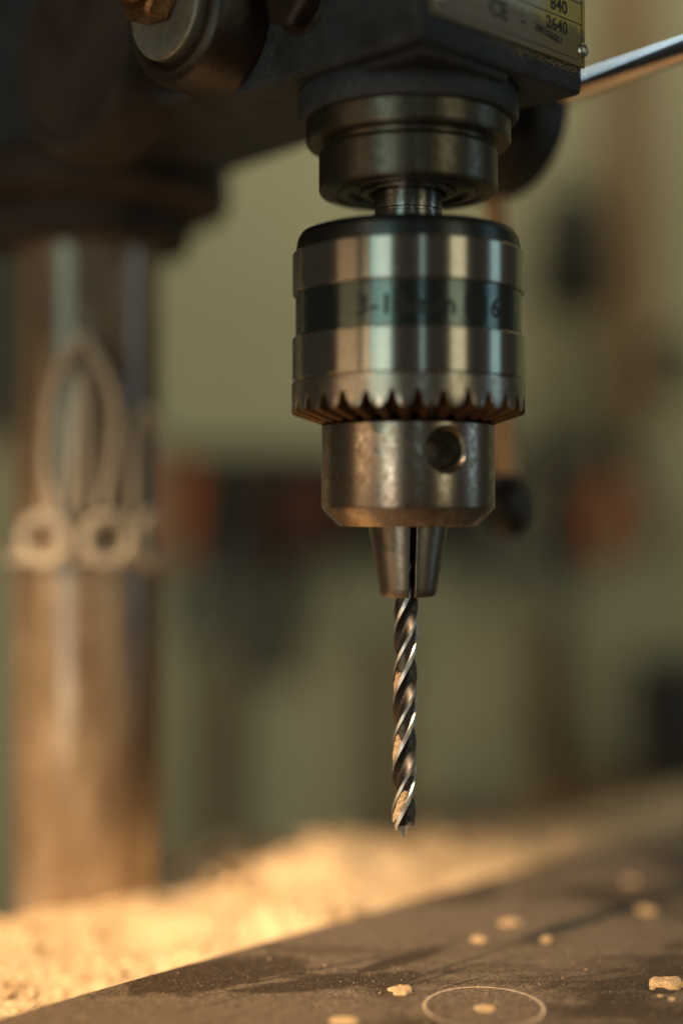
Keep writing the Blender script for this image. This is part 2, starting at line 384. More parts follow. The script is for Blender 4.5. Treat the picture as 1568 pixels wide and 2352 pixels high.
# nameplate on the front
def front(e, z, s=0.0): return PR(-29.4 + e, 29.6 + s, z)
PC = front(45, 117, 0)
mb = MB(); c = front(31, 131.2, .5); mb.box(c, 27.4, .45, 25.6, U, N, Z); plate = mb.build('nameplate', M['plate'], head, origin=PC, bevel=.25)
def plate_quad(mb, e0, e1, z0, z1, s=1.03):
    mb.add([front(e0, z0, s), front(e1, z0, s), front(e1, z1, s), front(e0, z1, s)], [[0, 1, 2, 3]])
mb = MB()
for z in (115.6, 120.6, 125.6, 130.6): plate_quad(mb, 15, 56.9, z - .13, z + .13)
for e_ in (32, 56.8): plate_quad(mb, e_ - .13, e_ + .13, 111.5 if e_ > 50 else 115.6, 140)
plate_quad(mb, 6, 55.5, 107.0, 107.2)
mb.build('printed_lines', M['ink'], plate, smooth=0)
def plate_text(body, e0, z0, size, rot=0, name='printed_text'):
    vs, fs = text_mesh(body, size); ca, sa = math.cos(rot), math.sin(rot)
    m = MB(); m.add([front(e0 + v.x * ca - v.y * sa, z0 + v.x * sa + v.y * ca, 1.04) for v in vs], fs); return m.build(name, M['ink'], plate, smooth=0)
plate_text('840', 44.5, 116.6, 4.4); plate_text('2640', 42.9, 111.9, 4.2); plate_text('1340', 43.5, 121.6, 4.4)
plate_text('CE', 22.2, 109.8, 5.6); plate_text('280306001', 38.5, 110.4, 2.4, -.13)
plate_text('rpm', 20, 116.8, 3.6); plate_text('-', 33.5, 109.8, 5)
for e_ in (6.2, 57.0):
    c = front(e_, 109.6, .9); mb = MB(); mb.lathe([(1.75, 0), (1.7, .5), (1.35, 1.0), (.75, 1.3), (.001, 1.42)], c, N, 24); mb.build('rivet', M['rivet'], plate, origin=c, smooth=60)
# dust lying on the plate's lower ledge
mb = MB(); rr = random.Random(3)
for i in range(900):
    e_ = 22 + 36 * rr.random() ** .75; z_ = 104.9 - abs(rr.gauss(0, .8)) + rr.random() * .9
    p = front(e_, z_, .06 + max(0, (z_ - 104.0)) * .25 * rr.random()); r = rr.uniform(.08, .22)
    mb.add([p + Vector((rr.uniform(-r, r), rr.uniform(-r, r), rr.uniform(-r, r))) for k in range(4)], [[0, 1, 2], [0, 2, 3], [0, 3, 1], [1, 3, 2]])
tag(mb.build('dust', M['packed'], head, smooth=0), kind='stuff')

# quill rings
mb = MB(); mb.lathe([(25.6, 100), (26.3, 98.5), (26.3, 94), (25.7, 92.8), (24.6, 92.6)], SP, seg=96); mb.build('quill_collar', M['cast'], press, origin=SP)
mb = MB(); mb.lathe([(23.2, 96), (23.2, 93.5), (24.1, 93.0), (24.4, 92.4), (24.4, 88.2), (24.0, 87.4), (20.4, 87.2)], SP, seg=96); mb.build('quill_ring', M['quill'], press, origin=SP, smooth=18)
mb = MB(); mb.lathe([(20.3, 92), (20.3, 86.2), (21.0, 85.6), (21.3, 85.0), (21.3, 76.6), (20.9, 75.9), (18.2, 75.7), (17.9, 76.3), (16.8, 76.4), (16.4, 75.7), (14.6, 75.6), (14.2, 76.6), (11.6, 76.7), (11.2, 75.7), (9.4, 75.6), (9.0, 77.0), (5, 77.2)], SP, seg=96)
quill = mb.build('quill', M['quill'], press, origin=SP, smooth=18)
mb = MB(); mb.lathe([(8.1, 82), (8.1, 71.8), (7.8, 71.6), (7.8, 71.1), (8.2, 70.9), (8.35, 69.2), (8.1, 69.0), (8.1, 68.6), (8.6, 68.4), (9.2, 67.6), (9.2, 64)], SP, seg=64); mb.build('spindle', M['spindle'], press, origin=SP)

# chuck
prof = [(5, 20.8), (20.2, 20.8), (20.65, 20.3), (20.65, 1.3), (20.45, .7), (16.9, -3.0), (16.5, -3.35), (10.2, -3.4), (9.8, -2.6), (4, -2.6)]
mb = MB(); mb.lathe(prof, SP, seg=160)
body = mb.build('chuck', M['body'], press, origin=SP)
# key holes, bored out of the body
holes = MB()
for k in range(3):
    a = math.radians(22.2 + 120 * k); ax = Vector((math.sin(a), -math.cos(a), 0))
    holes.lathe([(4.45, 9.0), (4.45, 19.3), (4.85, 19.75), (6.3, 21.4)], SP + Vector((0, 0, 14.1)), ax, 48)
cut = holes.build('cut', M['body'], None, origin=SP)
bo = body.modifiers.new('b', 'BOOLEAN'); bo.operation = 'DIFFERENCE'; bo.solver = 'EXACT'; bo.object = cut
bpy.context.view_layer.update()
dg = bpy.context.evaluated_depsgraph_get(); nm = bpy.data.meshes.new_from_object(body.evaluated_get(dg))
body.modifiers.clear(); body.data = nm; nm.name = 'chuck'
for p in nm.polygons: p.use_smooth = True
nm.set_sharp_from_angle(angle=math.radians(35))
bpy.data.objects.remove(cut, do_unlink=True)

mb = MB(); mb.lathe([(9.3, 66.4), (24.4, 66.4), (25.5, 66.0), (26.3, 64.6), (26.75, 62.2), (26.8, 61.2), (26.0, 61.0)], SP, seg=128, cap=False); mb.build('arbor_ring', M['dark_ring'], body, origin=SP, smooth=18)
mb = MB(); mb.lathe([(26.2, 61.4), (27.3, 61.3), (27.65, 60.9), (27.65, 51.9), (27.4, 51.5), (26.5, 51.4)], SP, seg=160, cap=False); mb.build('upper_sleeve', M['sleeve'], body, origin=SP, smooth=18)
mb = MB(); mb.lathe([(26.4, 52.2), (26.9, 52.0), (26.9, 40.6), (26.4, 40.4)], SP, seg=160, cap=False); band = mb.build('marking_band', M['band'], body, origin=SP, smooth=18)
mb = MB(); mb.lathe([(26.4, 41.4), (27.35, 41.3), (27.7, 40.9), (27.7, 31.3), (27.3, 30.8), (27.3, 30.2)], SP, seg=160, cap=False); mb.build('lower_sleeve', M['sleeve'], body, origin=SP, smooth=18)
# marking text wrapped round the band
vs, fs = text_mesh('3-16mm B16', 6.2); wmax = max(v.x for v in vs); mb = MB(); pts = []
sp = 1.12
for v in vs:
    a = (v.x * sp - wmax * sp / 2) / 26.95 + math.radians(9.5); pts.append(SP + Vector((26.96 * math.sin(a), -26.96 * math.cos(a), 43.9 + v.y)))
mb.add(pts, fs); mb.build('marking_text', M['engrave'], band, origin=SP, smooth=0)
# toothed ring: a crown of 30 bevel teeth
NTEETH = 30; SEG = NTEETH * 18; mb = MB(); rows = []
JIT = [random.Random(q).random() for q in range(NTEETH)]
def gullet(f):
    x = abs(((f * NTEETH + .35) % 1.0) - .5) * 2       # 0 at gullet centre, 1 at tooth centre
    k = int(f * NTEETH + .35) % NTEETH; amp = .94 + .12 * JIT[k]
    return amp * (.5 + .5 * math.cos(math.pi * x / .88)) ** 1.8 if x < .88 else 0.0
def ringrow(fn):
    base = len(mb.v)
    for i in range(SEG):
        r, z = fn(i / SEG); a = 2 * math.pi * i / SEG
        mb.v.append(SP + Vector((r * math.sin(a), -r * math.cos(a), z)))
    rows.append(base)
RO = 27.8
ringrow(lambda f: (27.2, 30.45)); ringrow(lambda f: (RO - .02, 30.42)); ringrow(lambda f: (RO, 30.2))
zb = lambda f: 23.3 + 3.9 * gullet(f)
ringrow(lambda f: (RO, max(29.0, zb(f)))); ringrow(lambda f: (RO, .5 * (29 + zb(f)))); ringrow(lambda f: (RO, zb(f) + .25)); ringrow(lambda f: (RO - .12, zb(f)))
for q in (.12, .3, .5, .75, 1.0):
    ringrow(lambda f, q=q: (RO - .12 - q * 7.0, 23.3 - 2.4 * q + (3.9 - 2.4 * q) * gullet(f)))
for k in range(len(rows) - 1):
    for i in range(SEG):
        j = (i + 1) % SEG; mb.f.append([rows[k] + i, rows[k] + j, rows[k + 1] + j, rows[k + 1] + i])
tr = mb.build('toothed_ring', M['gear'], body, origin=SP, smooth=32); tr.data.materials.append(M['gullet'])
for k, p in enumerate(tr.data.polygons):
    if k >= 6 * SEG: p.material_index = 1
# three jaws
for k in range(3):
    a_gap = math.radians(5.0); a0 = a_gap + k * 2 * math.pi / 3; a1 = a0 + 2 * math.pi / 3; g = 0.72
    mb = MB(); levels = [(9.85, 3.0), (9.65, -3.2), (6.95, -18.0), (6.75, -19.4), (6.2, -20.2)]
    nseg = 18
    for r, z in levels:
        rin = 2.2; h = math.asin(g / r); hi = math.asin(g / rin)
        for i in range(nseg + 1):
            a = a0 + h + (a1 - a0 - 2 * h) * i / nseg; mb.v.append(SP + Vector((r * math.sin(a), -r * math.cos(a), z)))
        for a in (a1 - hi, a0 + hi): mb.v.append(SP + Vector((rin * math.sin(a), -rin * math.cos(a), z)))
    n = nseg + 3
    for L in range(len(levels) - 1):
        for i in range(n): j = (i + 1) % n; mb.f.append([L * n + i, L * n + j, (L + 1) * n + j, (L + 1) * n + i])
    mb.f.append(list(range(n))); mb.f.append([(len(levels) - 1) * n + i for i in range(n)])
    mb.build('jaw', M['jaw'], body, origin=SP, bevel=.22, bseg=2)

# feed hub and levers on the right side
H = PR(60, -24, 111)
mb = MB(); mb.lathe([(10, -32), (12, -8), (22, -6), (23.5, -4), (23.5, 5), (21, 8), (9, 10), (4, 11)], H, U, 48); hub = mb.build('feed_hub', M['iron'], press, origin=H)
def lever(d, r, L, mat, knob, tip=True):
    d = d.normalized(); mb = MB(); p0 = H + d * 12 + U * 2; p1 = H + d * L + U * 2
    mb.lathe([(r * 1.25, 0), (r * 1.25, 6), (r, 7), (r, L - 12), (r * .8, L - 12)], p0, d, 24)
    lv = mb.build('lever', mat, hub, origin=p0)
    if tip:
        mb = MB(); q = H + d * L + U * 2; R = knob
        mb.lathe([(R * .45, -2), (R * .8, 1.5), (R, R * .8), (R * 1.0, R * 1.5), (R * .85, R * 2.1), (R * .5, R * 2.5), (.01, R * 2.65)], q, d, 24); mb.build('lever_knob', M['black'], lv, origin=q, smooth=60)
a = math.radians(5.0)
lever(N * math.cos(a) + Z * math.sin(a), 3.2, 150, M['chrome'], 8)
lever(N * math.sin(math.radians(2.6)) - Z * math.cos(math.radians(2.6)), 3.3, 102, M['brasslever'], 6.3)
lever(-N * math.cos(a) - Z * math.sin(a) * .2 + Z * .55, 3.6, 60, M['chrome'], 8, False)

# ------------------------------------------------------------------ drill bit
BT = Vector((15.45, 340.0, -20)); BB = Vector((14.78, 339.6, -76.8))
bit = empty('drill_bit', BB, 'slim bright twist drill bit with brad point gripped in the chuck', 'drill bit')
RB = 2.82; PITCH = 33.0
def bit_pt(r, a, z):
    f = (z - BT.z) / (BB.z - BT.z); c = BT.lerp(BB, f); return Vector((c.x + r * math.sin(a), c.y - r * math.cos(a), z))
PH = math.radians(-34)
def twist(z): return PH - (z + 74.6) / PITCH * 2 * math.pi * -1
# profile over half a turn: flute, margin, relieved land, margin
def prof_r(f):
    if f < .50:
        x = (f - .23) / .23 if f < .23 else (f - .23) / .27; return RB * (.48 + .52 * abs(x) ** (2.4 if f < .23 else 1.9))
    if f < .59: return RB
    if f < .61: return RB * (1 - .13 * (f - .59) / .02)
    if f < .87: return RB * .87
    if f < .89: return RB * (.87 + .13 * (f - .87) / .02)
    return RB
fr = [i * .50 / 16 for i in range(16)] + [.50, .53, .56, .59, .61, .69, .78, .87, .89, .925, .96]
NP = len(fr) * 2
mfl = MB(); mma = MB()
zs = [-10 - (64.6) * i / 240 for i in range(241)]
def rad(f, z):
    r = prof_r(f)
    k = max(0, min(1, (-19.0 - z) / 5.0)); return RB + (r - RB) * k
allv = [[bit_pt(rad(fr[i % len(fr)], z), twist(z) + (i // len(fr)) * math.pi + fr[i % len(fr)] * math.pi, z) for i in range(NP)] for z in zs]
def emit(mbx, sel):
    base = len(mbx.v)
    for row in allv: mbx.v += row
    for k in range(len(zs) - 1):
        for i in range(NP):
            f = fr[i % len(fr)]
            if sel(f): j = (i + 1) % NP; mbx.f.append([base + k * NP + i, base + k * NP + j, base + (k + 1) * NP + j, base + (k + 1) * NP + i])
emit(mfl, lambda f: f < .50 or .59 <= f < .87); emit(mma, lambda f: not (f < .50 or .59 <= f < .87))
# end face and brad point
base = len(mfl.v); mfl.v += allv[-1]; mfl.v.append(bit_pt(0, 0, zs[-1] + .5))
mfl.f += [[base + i, base + (i + 1) % NP, base + NP] for i in range(NP)]
flo = mfl.build('fluted_shank', M['bit_flute'], bit, smooth=40)
mma.build('cutting_margin', M['bit_margin'], bit, smooth=40)
mb = MB(); c = bit_pt(0, 0, -74); mb.lathe([(1.6, .3), (1.5, -1.1), (1.2, -1.6), (.8, -2.6), (.22, -3.7)], c, Z, 4, a0=.6); mb.build('brad_point', M['tip'], bit, smooth=0)
for k in range(2):
    a = twist(zs[-1]) + k * math.pi + math.pi * .96; m = MB()
    tri = [(RB, -.20), (RB, .16), (RB * .72, .10), (RB * .72, -.22)]
    m.add([bit_pt(r, a + da, zs[-1] + .4) for r, da in tri] + [bit_pt(r * .985, a + da * .35, zs[-1] - 1.0) for r, da in tri], [[0, 1, 2, 3], [4, 5, 6, 7], [0, 1, 5, 4], [1, 2, 6, 5], [2, 3, 7, 6], [3, 0, 4, 7]])
    m.build('spur', M['bit_margin'], bit, smooth=0)
# sawdust packed into the relieved lands
mb = MB(); rr = random.Random(11)
def pack(h, z0, z1, fill):
    nz = int(abs(z1 - z0) / .18); cols = 9; b = len(mb.v)
    for k in range(nz + 1):
        z = z0 + (z1 - z0) * k / nz + .4 * noise.noise(Vector((k * .3, h, z0))); e = min(1, 4 * min(k / nz, 1 - k / nz) + .0)
        for j in range(cols):
            q = j / (cols - 1); f = .60 + (.28) * q
            p = noise.noise(Vector((z * .7, q * 2.2, h * 5))) + .7 * noise.noise(Vector((z * 2.3, q * 6, h * 9)))
            hgt = fill * e * (1 - (2 * q - 1) ** 4) + p * .30 - .10
            mb.v.append(bit_pt(RB * .875 + max(-.1, min(.42, hgt)), twist(z) + h * math.pi + f * math.pi, z))
    for k in range(nz):
        for j in range(cols - 1): mb.f.append([b + k * cols + j, b + k * cols + j + 1, b + (k + 1) * cols + j + 1, b + (k + 1) * cols + j])
for h in (0, 1):
    pack(h, -38, -46, .26); pack(h, -53, -63, .30); pack(h, -66, -74.4, .34)
tag(mb.build('packed_sawdust', M['packed'], bit, smooth=0), kind='stuff')

# ------------------------------------------------------------------ work board
def heap(u, n):
    p = Vector((u * .022, n * .022, 3.0))
    z = -121.5 + 8.5 * noise.noise(p) + 3.4 * noise.noise(p * 2.7) + .5 * noise.noise(p * 7)
    z += 4 * math.exp(-((u - 70) / 60) ** 2)                       # fuller to the right of the column
    k = max(0.0, min(1.0, (u + 10) / 60.0))
    if n > -62: z += (-z - 115.0) * ((n + 62) / 17.0) * .8 * k       # banked up against the board
    z -= 12 * max(0.0, min(1.0, (-10 - u) / 70.0)) * max(0.0, min(1.0, (n + 95) / 30.0))   # hollow at the near left
    if n < -140: z -= ((-140 - n) / 20.0) ** 2 * 10
    if u > 90: z -= (u - 90) * .10
    return max(z, -149.5)
def heap_top(u, n): return heap(u, n) + .3
ZB = -111.0
def bp(px, py, z=ZB): d = -z * F / (py - 1176); return Vector(((px - 784) / F * d, d, z))
board = empty('work_board', PR(60, 60, ZB - 18), 'dark dusty coated board with scribed circle lying under the drill', 'board')
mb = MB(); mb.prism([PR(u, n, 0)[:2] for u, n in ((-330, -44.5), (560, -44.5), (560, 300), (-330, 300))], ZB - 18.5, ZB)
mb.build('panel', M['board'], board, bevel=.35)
cc = bp(1110, 2313)
mb = MB(); seg = 96; vs = []; fs = []
for i in range(seg):
    a = 2 * math.pi * i / seg
    for r in (13.05 + .10 * noise.noise(Vector((math.cos(a) * 3, math.sin(a) * 3, 1))), 13.55 + .12 * noise.noise(Vector((math.cos(a) * 4, math.sin(a) * 4, 5)))):
        vs.append(cc + Vector((r * math.cos(a), r * math.sin(a), .05)))
for i in range(seg): j = (i + 1) % seg; fs.append([2 * i, 2 * i + 1, 2 * j + 1, 2 * j])
mb.add(vs, fs); mb.build('scribed_circle', M['pencil'], board, smooth=0)
def plug(px, py, r, seed, rough=.12, h=.3, dx=1.0):
    c = bp(px, py); m = MB(); n = 28; vs = [c + Vector((0, 0, h))]; fs = []
    for lv, (q, hh) in enumerate(((.45, h), (.8, h * .95), (1.0, h * .5), (1.05, -.2))):
        for i in range(n):
            a = 2 * math.pi * i / n; k = 1 + rough * noise.noise(Vector((math.cos(a) * 1.7, math.sin(a) * 1.7, seed * 3.1))) * 2
            zz = hh + (rough * 2.2 * noise.noise(Vector((math.cos(a) * q * 3, math.sin(a) * q * 3, seed + 9))) if lv < 3 else 0)
            vs.append(c + Vector((r * q * k * math.cos(a) * dx, r * q * k * math.sin(a), zz)))
    for i in range(n): j = (i + 1) % n; fs.append([0, 1 + i, 1 + j])
    for lv in range(3):
        for i in range(n): j = (i + 1) % n; fs.append([1 + lv * n + i, 1 + lv * n + j, 1 + (lv + 1) * n + j, 1 + (lv + 1) * n + i])
    m.add(vs, fs); return m.build('bored_wood_spot', M['pale_wood'], board, origin=c, smooth=60)
plug(1113, 2316, 2.5, 1, .03, .12); plug(922, 2276, 2.6, 2, .22, .7, 1.1); plug(790, 2346, 3.0, 3, .1, .4)
plug(1536, 2262, 3.6, 4, .25, 1.2, 1.1); plug(1170, 2120, 2.9, 5, .2, .7); plug(1482, 2092, 3.0, 6, .2, .7); plug(1446, 2026, 2.4, 7, .12, .6)
plug(1100, 2160, 1.9, 8, .2, .8); plug(1256, 2160, 1.6, 9, .2, .8)
# scribed grooves left by a saw
mb = MB()
for (x0, y0, x1, y1, wd) in ((905, 2262, 1235, 2150, .5), (925, 2270, 1120, 2205, .35), (560, 2262, 985, 2172, .5), (700, 2250, 1010, 2190, .3), (960, 2285, 1190, 2222, .22), (1010, 2236, 1330, 2168, .25), (380, 2330, 640, 2268, .2), (1240, 2330, 1480, 2270, .22), (860, 2215, 1090, 2150, .3), (1290, 2250, 1500, 2215, .3)):
    p, q = bp(x0, y0), bp(x1, y1); d = (q - p).normalized(); nrm = Vector((-d.y, d.x, 0)); k = 24; vs = []
    for i in range(k + 1):
        c = p.lerp(q, i / k); ww = wd * math.sin(math.pi * (i + .3) / (k + .6)) * (.6 + .8 * abs(noise.noise(c * .2))) ; wob = nrm * noise.noise(c * .05) * .6
        vs += [c + wob - nrm * ww + Vector((0, 0, .04)), c + wob + nrm * ww + Vector((0, 0, .04))]
    mb.add(vs, [[2 * i, 2 * i + 1, 2 * i + 3, 2 * i + 2] for i in range(k)])
M['groove'] = plain('dark_scratch', (.022, .015, .01), .6, 0, .3, .8); mb.build('scratch', M['groove'], board, smooth=0)
mb = MB(); c = bp(1512, 2268); n_ = 20; mb.add([c + Vector((0, 0, .05))] + [c + Vector(((4.2 + 1.6 * noise.noise(Vector((math.cos(q * .314) * 2, math.sin(q * .314) * 2, 4)))) * math.cos(q * .314), (4.6 + 1.8 * noise.noise(Vector((math.cos(q * .314) * 2, math.sin(q * .314) * 2, 8)))) * math.sin(q * .314), .05)) for q in range(n_)], [[0, 1 + q, 1 + (q + 1) % n_] for q in range(n_)]); mb.build('dark_gouge', M['groove'], board, smooth=0)
# crumbs of wood by the right-hand bored spot and loose on the board
def crumb(p, r, seed):
    rr = random.Random(seed); m = MB(); n = 7; vs = [p + Vector((0, 0, r * rr.uniform(.6, .9)))]
    for i in range(n):
        a = 2 * math.pi * i / n; k = r * rr.uniform(.6, 1.25); vs.append(p + Vector((k * math.cos(a), k * math.sin(a), r * rr.uniform(.25, .6))))
    for i in range(n):
        a = 2 * math.pi * i / n; k = r * rr.uniform(.6, 1.0); vs.append(p + Vector((k * math.cos(a), k * math.sin(a), .02)))
    fs = [[0, 1 + i, 1 + (i + 1) % n] for i in range(n)] + [[1 + i, 1 + n + i, 1 + n + (i + 1) % n, 1 + (i + 1) % n] for i in range(n)] + [[1 + n + i for i in range(n)][::-1]]
    m.add(vs, fs); return m.build('wood_crumb', M['pale_wood'], None, origin=p, smooth=0)
for i, (px, py, r, lab) in enumerate(((1498, 2272, .9, 'pale wood crumb left of the torn bored spot at the right edge'), (1515, 2290, .8, 'small wood crumb just below the torn bored spot at right'),
        (1541, 2296, .9, 'tan wood crumb in front of the torn bored spot at right edge'), (1300, 1938, 4.6, 'large out-of-focus pale wood chip at the far edge of the board'),
        (1098, 2268, .45, 'tiny pale speck of wood beyond the scribed circle'), (1345, 2228, .45, 'lone tiny wood speck right of the scribed circle'))):
    tag(crumb(bp(px, py), r, i + 5), lab, 'wood chip', 'loose wood bits on the board')
tag(crumb(PR(118, -128, heap_top(118, -128)), 2.6, 40), 'pale crumb added as an out-of-focus glint on the sawdust right of the bit tip', 'wood chip', 'loose wood bits on the board')  # pale crumb added to imitate a blurred glint
# fine dust on the board
mb = MB(); rr = random.Random(21)
for i in range(9000):
    px = rr.uniform(-40, 1620); py = 2390 - 330 * rr.random() ** 1.3; p = bp(px, py)
    if (p - PR(0, 0, ZB)).dot(N) < -44: continue
    if noise.noise(p * .05) < -.05 and rr.random() < .75: continue
    r = .065 + .36 * rr.random() ** 5
    mb.add([p + Vector((rr.uniform(-r, r), rr.uniform(-r, r), rr.uniform(0, r * 1.1))) for k in range(4)], [[0, 1, 2], [0, 2, 3], [0, 3, 1], [1, 3, 2]])
tag(mb.build('sawdust_specks', M['packed'], None, smooth=0), 'fine pale sawdust specks scattered over the dark board', 'sawdust', kind='stuff')

# ------------------------------------------------------------------ sawdust heap
mb = MB(); nu, nn = 300, 74; u0, u1, n0, n1 = -330, 420, -44.7, -181
for j in range(nn + 1):
    for i in range(nu + 1):
        u = u0 + (u1 - u0) * i / nu; n = n0 + (n1 - n0) * j / nn; mb.v.append(PR(u, n, heap(u, n)))
for j in range(nn):
    for i in range(nu): a = j * (nu + 1) + i; mb.f.append([a, a + 1, a + nu + 2, a + nu + 1])
rr = random.Random(5)
for i in range(32000):
    u = rr.uniform(-230, 330); n = -47 - 125 * rr.random() ** 1.1; z = heap(u, n); p = PR(u, n, z + .4)
    if (Vector((p.x, p.y, 0)) - COL).length < RC + 2: continue
    L = rr.uniform(.25, .8) * (2.6 if rr.random() < .05 else 1); W = L * rr.uniform(.3, .8); a = rr.uniform(0, 6.28)
    t = Vector((math.cos(a), math.sin(a), rr.uniform(-.6, .9))).normalized(); b = t.orthogonal().normalized(); b = (Matrix.Rotation(rr.uniform(0, 6.28), 3, t) @ b); q = t.cross(b)
    c = rr.uniform(.1, .5) * L
    mb.add([p - t * L - b * W, p - t * L + b * W, p - b * W + q * c, p + b * W + q * c, p + t * L - b * W, p + t * L + b * W], [[0, 1, 3, 2], [2, 3, 5, 4]])
for i in range(260):                                              # larger curls towards the back of the heap
    u = rr.uniform(40, 220); n = rr.uniform(-165, -110); p = PR(u, n, heap(u, n) + rr.uniform(.5, 2.5))
    if (Vector((p.x, p.y, 0)) - COL).length < RC + 4: continue
    a = rr.uniform(0, 6.28); ax = Vector((math.cos(a), math.sin(a), rr.uniform(-.4, .4))).normalized(); e = ax.orthogonal().normalized(); g = ax.cross(e); R = rr.uniform(1.2, 3.4); W = rr.uniform(1.0, 2.6); a1 = rr.uniform(2, 4.5); a0 = rr.uniform(0, 6.28); b = len(mb.v)
    for q in range(7):
        th = a0 + a1 * q / 6; c = p + (e * math.cos(th) + g * math.sin(th)) * R; mb.v += [c - ax * W, c + ax * W]
    mb.f += [[b + 2 * q, b + 2 * q + 1, b + 2 * q + 3, b + 2 * q + 2] for q in range(6)]
tag(mb.build('sawdust_heap', M['sawdust'], None, origin=PR(0, -100, -130), smooth=0), 'bright golden sawdust heaped round the foot of the column behind the board', 'sawdust', kind='stuff')

# ------------------------------------------------------------------ cord tied round the column
vdir = Vector((-COL.x, -COL.y, 0)).normalized(); vright = Vector((-vdir.y, vdir.x, 0))
vright = vright if vright.x > 0 else -vright
def onc(px, py, off=2.5):
    s = max(-.98, min(.98, (px - 200) / 165.0)); a = math.asin(s); R = RC + off
    return COL + vdir * R * math.cos(a) + vright * R * math.sin(a) + Vector((0, 0, (1176 - py) / F * 431))
def spline(pts, n=12, closed=False):
    out = []; m = len(pts)
    for i in range(m if closed else m - 1):
        g = lambda k: Vector(pts[k % m]) if closed else Vector(pts[max(0, min(m - 1, k))])
        a, b, c, d = g(i - 1), g(i), g(i + 1), g(i + 2)
        for k in range(n):
            t = k / n; out.append(.5 * ((2 * b) + (c - a) * t + (2 * a - 5 * b + 4 * c - d) * t * t + (3 * b - a - 3 * c + d) * t ** 3))
    if not closed: out.append(Vector(pts[-1]))
    return out
cord = empty('tied_cord', COL + Vector((0, 0, -18)), 'pale cord tied in loops round the rusty column', 'cord')
def cordpath(pts, off=2.0, closed=False): return spline([onc(x, y, off) for x, y in pts], 10, closed)
mb = MB(); mb.tube(cordpath([(138, 1165), (122, 1080), (126, 980), (136, 890), (162, 820), (190, 775), (218, 820), (246, 890), (256, 955), (250, 1035), (240, 1110), (230, 1165)]), 1.6); mb.build('tall_loop', M['cord'], cord)
mb = MB(); mb.tube(cordpath([(165, 1170), (172, 1060), (180, 930), (187, 860), (194, 930), (198, 1060), (195, 1170)], 1.8), 1.2); mb.build('cord_end', M['cord'], cord)
for cx, rx, ry in ((122, 42, 52), (240, 42, 52), (318, 20, 56)):
    mb = MB(); mb.tube(cordpath([(cx + rx * math.cos(q * math.pi / 5), 1240 + ry * math.sin(q * math.pi / 5)) for q in range(10)], 2.6, True), 2.1, closed=True); mb.build('knot_ring', M['cord'], cord)
mb = MB(); R = RC + 1.2; pts = []
for i in range(64):
    a = 2 * math.pi * i / 64; pts.append(COL + vdir * R * math.cos(a) + vright * R * math.sin(a) + Vector((0, 0, -14.6)))
mb.tube(pts, 1.1, closed=True); mb.build('wrapped_turn', M['cord'], cord)
mb = MB(); mb.tube(cordpath([(290, 1180), (288, 1080), (292, 980), (315, 935), (338, 985), (342, 1090), (340, 1190)]), 1.4); mb.build('side_loop', M['cord'], cord)

# ------------------------------------------------------------------ tools and timber on the wall behind
def screwdriver(px, y0, y1, d, r, mat, blade, label):
    top = at(px, y0, d); bot = at(px, y1, d); L = top.z - bot.z
    t = empty('screwdriver', Vector((bot.x, bot.y, bot.z - blade)), label, 'screwdriver', 'tools hanging behind the drill press')
    mb = MB(); mb.lathe([(r * .35, 0), (r * .8, -1), (r, -L * .15), (r * .95, -L * .5), (r * .7, -L * .72), (r * .95, -L * .88), (r * .6, -L)], top, Z, 12); mb.build('handle', mat, t, smooth=50)
    mb = MB(); mb.lathe([(r * .28, 0), (r * .28, -blade + 8), (r * .4, -blade + 5), (r * .25, -blade)], bot, Z, 10); mb.build('blade', M['grey_steel'], t)
    return t
# dark panel the tools hang on, and the rail
mb = MB(); mb.box(at(770, 1165, 1058), 122, 1.5, 42); tag(mb.build('tool_backboard', M['murk'], bevel=1), 'dark backboard on the wall behind the hanging tools', 'backboard')
mb = MB(); mb.box(at(860, 1052, 1040), 165, 16, 7); tag(mb.build('tool_rail', M['dark_wood'], bevel=1.5), 'dark wooden tool rail across the wall behind the chuck', 'tool rail')
screwdriver(418, 1065, 1290, 900, 8.5, M['orange'], 70, 'blurred screwdriver with bright orange-red handle beside the column')
screwdriver(735, 1105, 1240, 980, 11, M['red'], 60, 'screwdriver with dull red handle half hidden by the chuck')
screwdriver(1288, 1110, 1270, 980, 11, M['maroon'], 75, 'screwdriver with maroon handle right of the lever knob')
# flat file with a brown handle
c = at(640, 1090, 990); t = empty('file', at(640, 1560, 990), 'dark flat file with brown handle hanging from the tool rail', 'file', 'tools hanging behind the drill press')
mb = MB(); mb.lathe([(6, 0), (13, -4), (14, -40), (10, -62), (9, -72)], c, Z, 14); mb.build('handle', M['maroon'], t, smooth=50)
mb = MB(); mb.box(c + Vector((0, 0, -72 - 38)), 12, 2, 38); mb.build('blade', M['iron'], t, bevel=.6)
# try square
c = at(525, 1080, 1000); t = empty('try_square', at(520, 1480, 1000), 'grey steel try square hanging right of the orange screwdriver', 'try square', 'tools hanging behind the drill press')
mb = MB(); mb.box(c + Vector((0, 0, -18)), 22, 6, 18); mb.build('stock', M['dark_wood'], t, bevel=1); mb = MB(); mb.box(c + Vector((-9, 0, -80)), 12, 1, 44); mb.build('blade', M['grey_steel'], t)
def spanner(px, y0, y1, d, label, mat):
    a, b = at(px, y0, d), at(px, y1, d); t = empty('spanner', b, label, 'spanner', 'tools hanging behind the drill press')
    mb = MB(); mb.box((a + b) / 2, 4.5, 2.2, (a.z - b.z) / 2 - 6); mb.build('shaft', mat, t, bevel=1)
    for c in (a, b):
        mb = MB(); mb.tube([c + Vector((7.5 * math.cos(q * math.pi / 8), 0, 7.5 * math.sin(q * math.pi / 8))) for q in range(16)], 3.2, 8, True); mb.build('ring', mat, t)
spanner(470, 1130, 1440, 985, 'dark ring spanner hanging just right of the orange screwdriver', M['iron'])
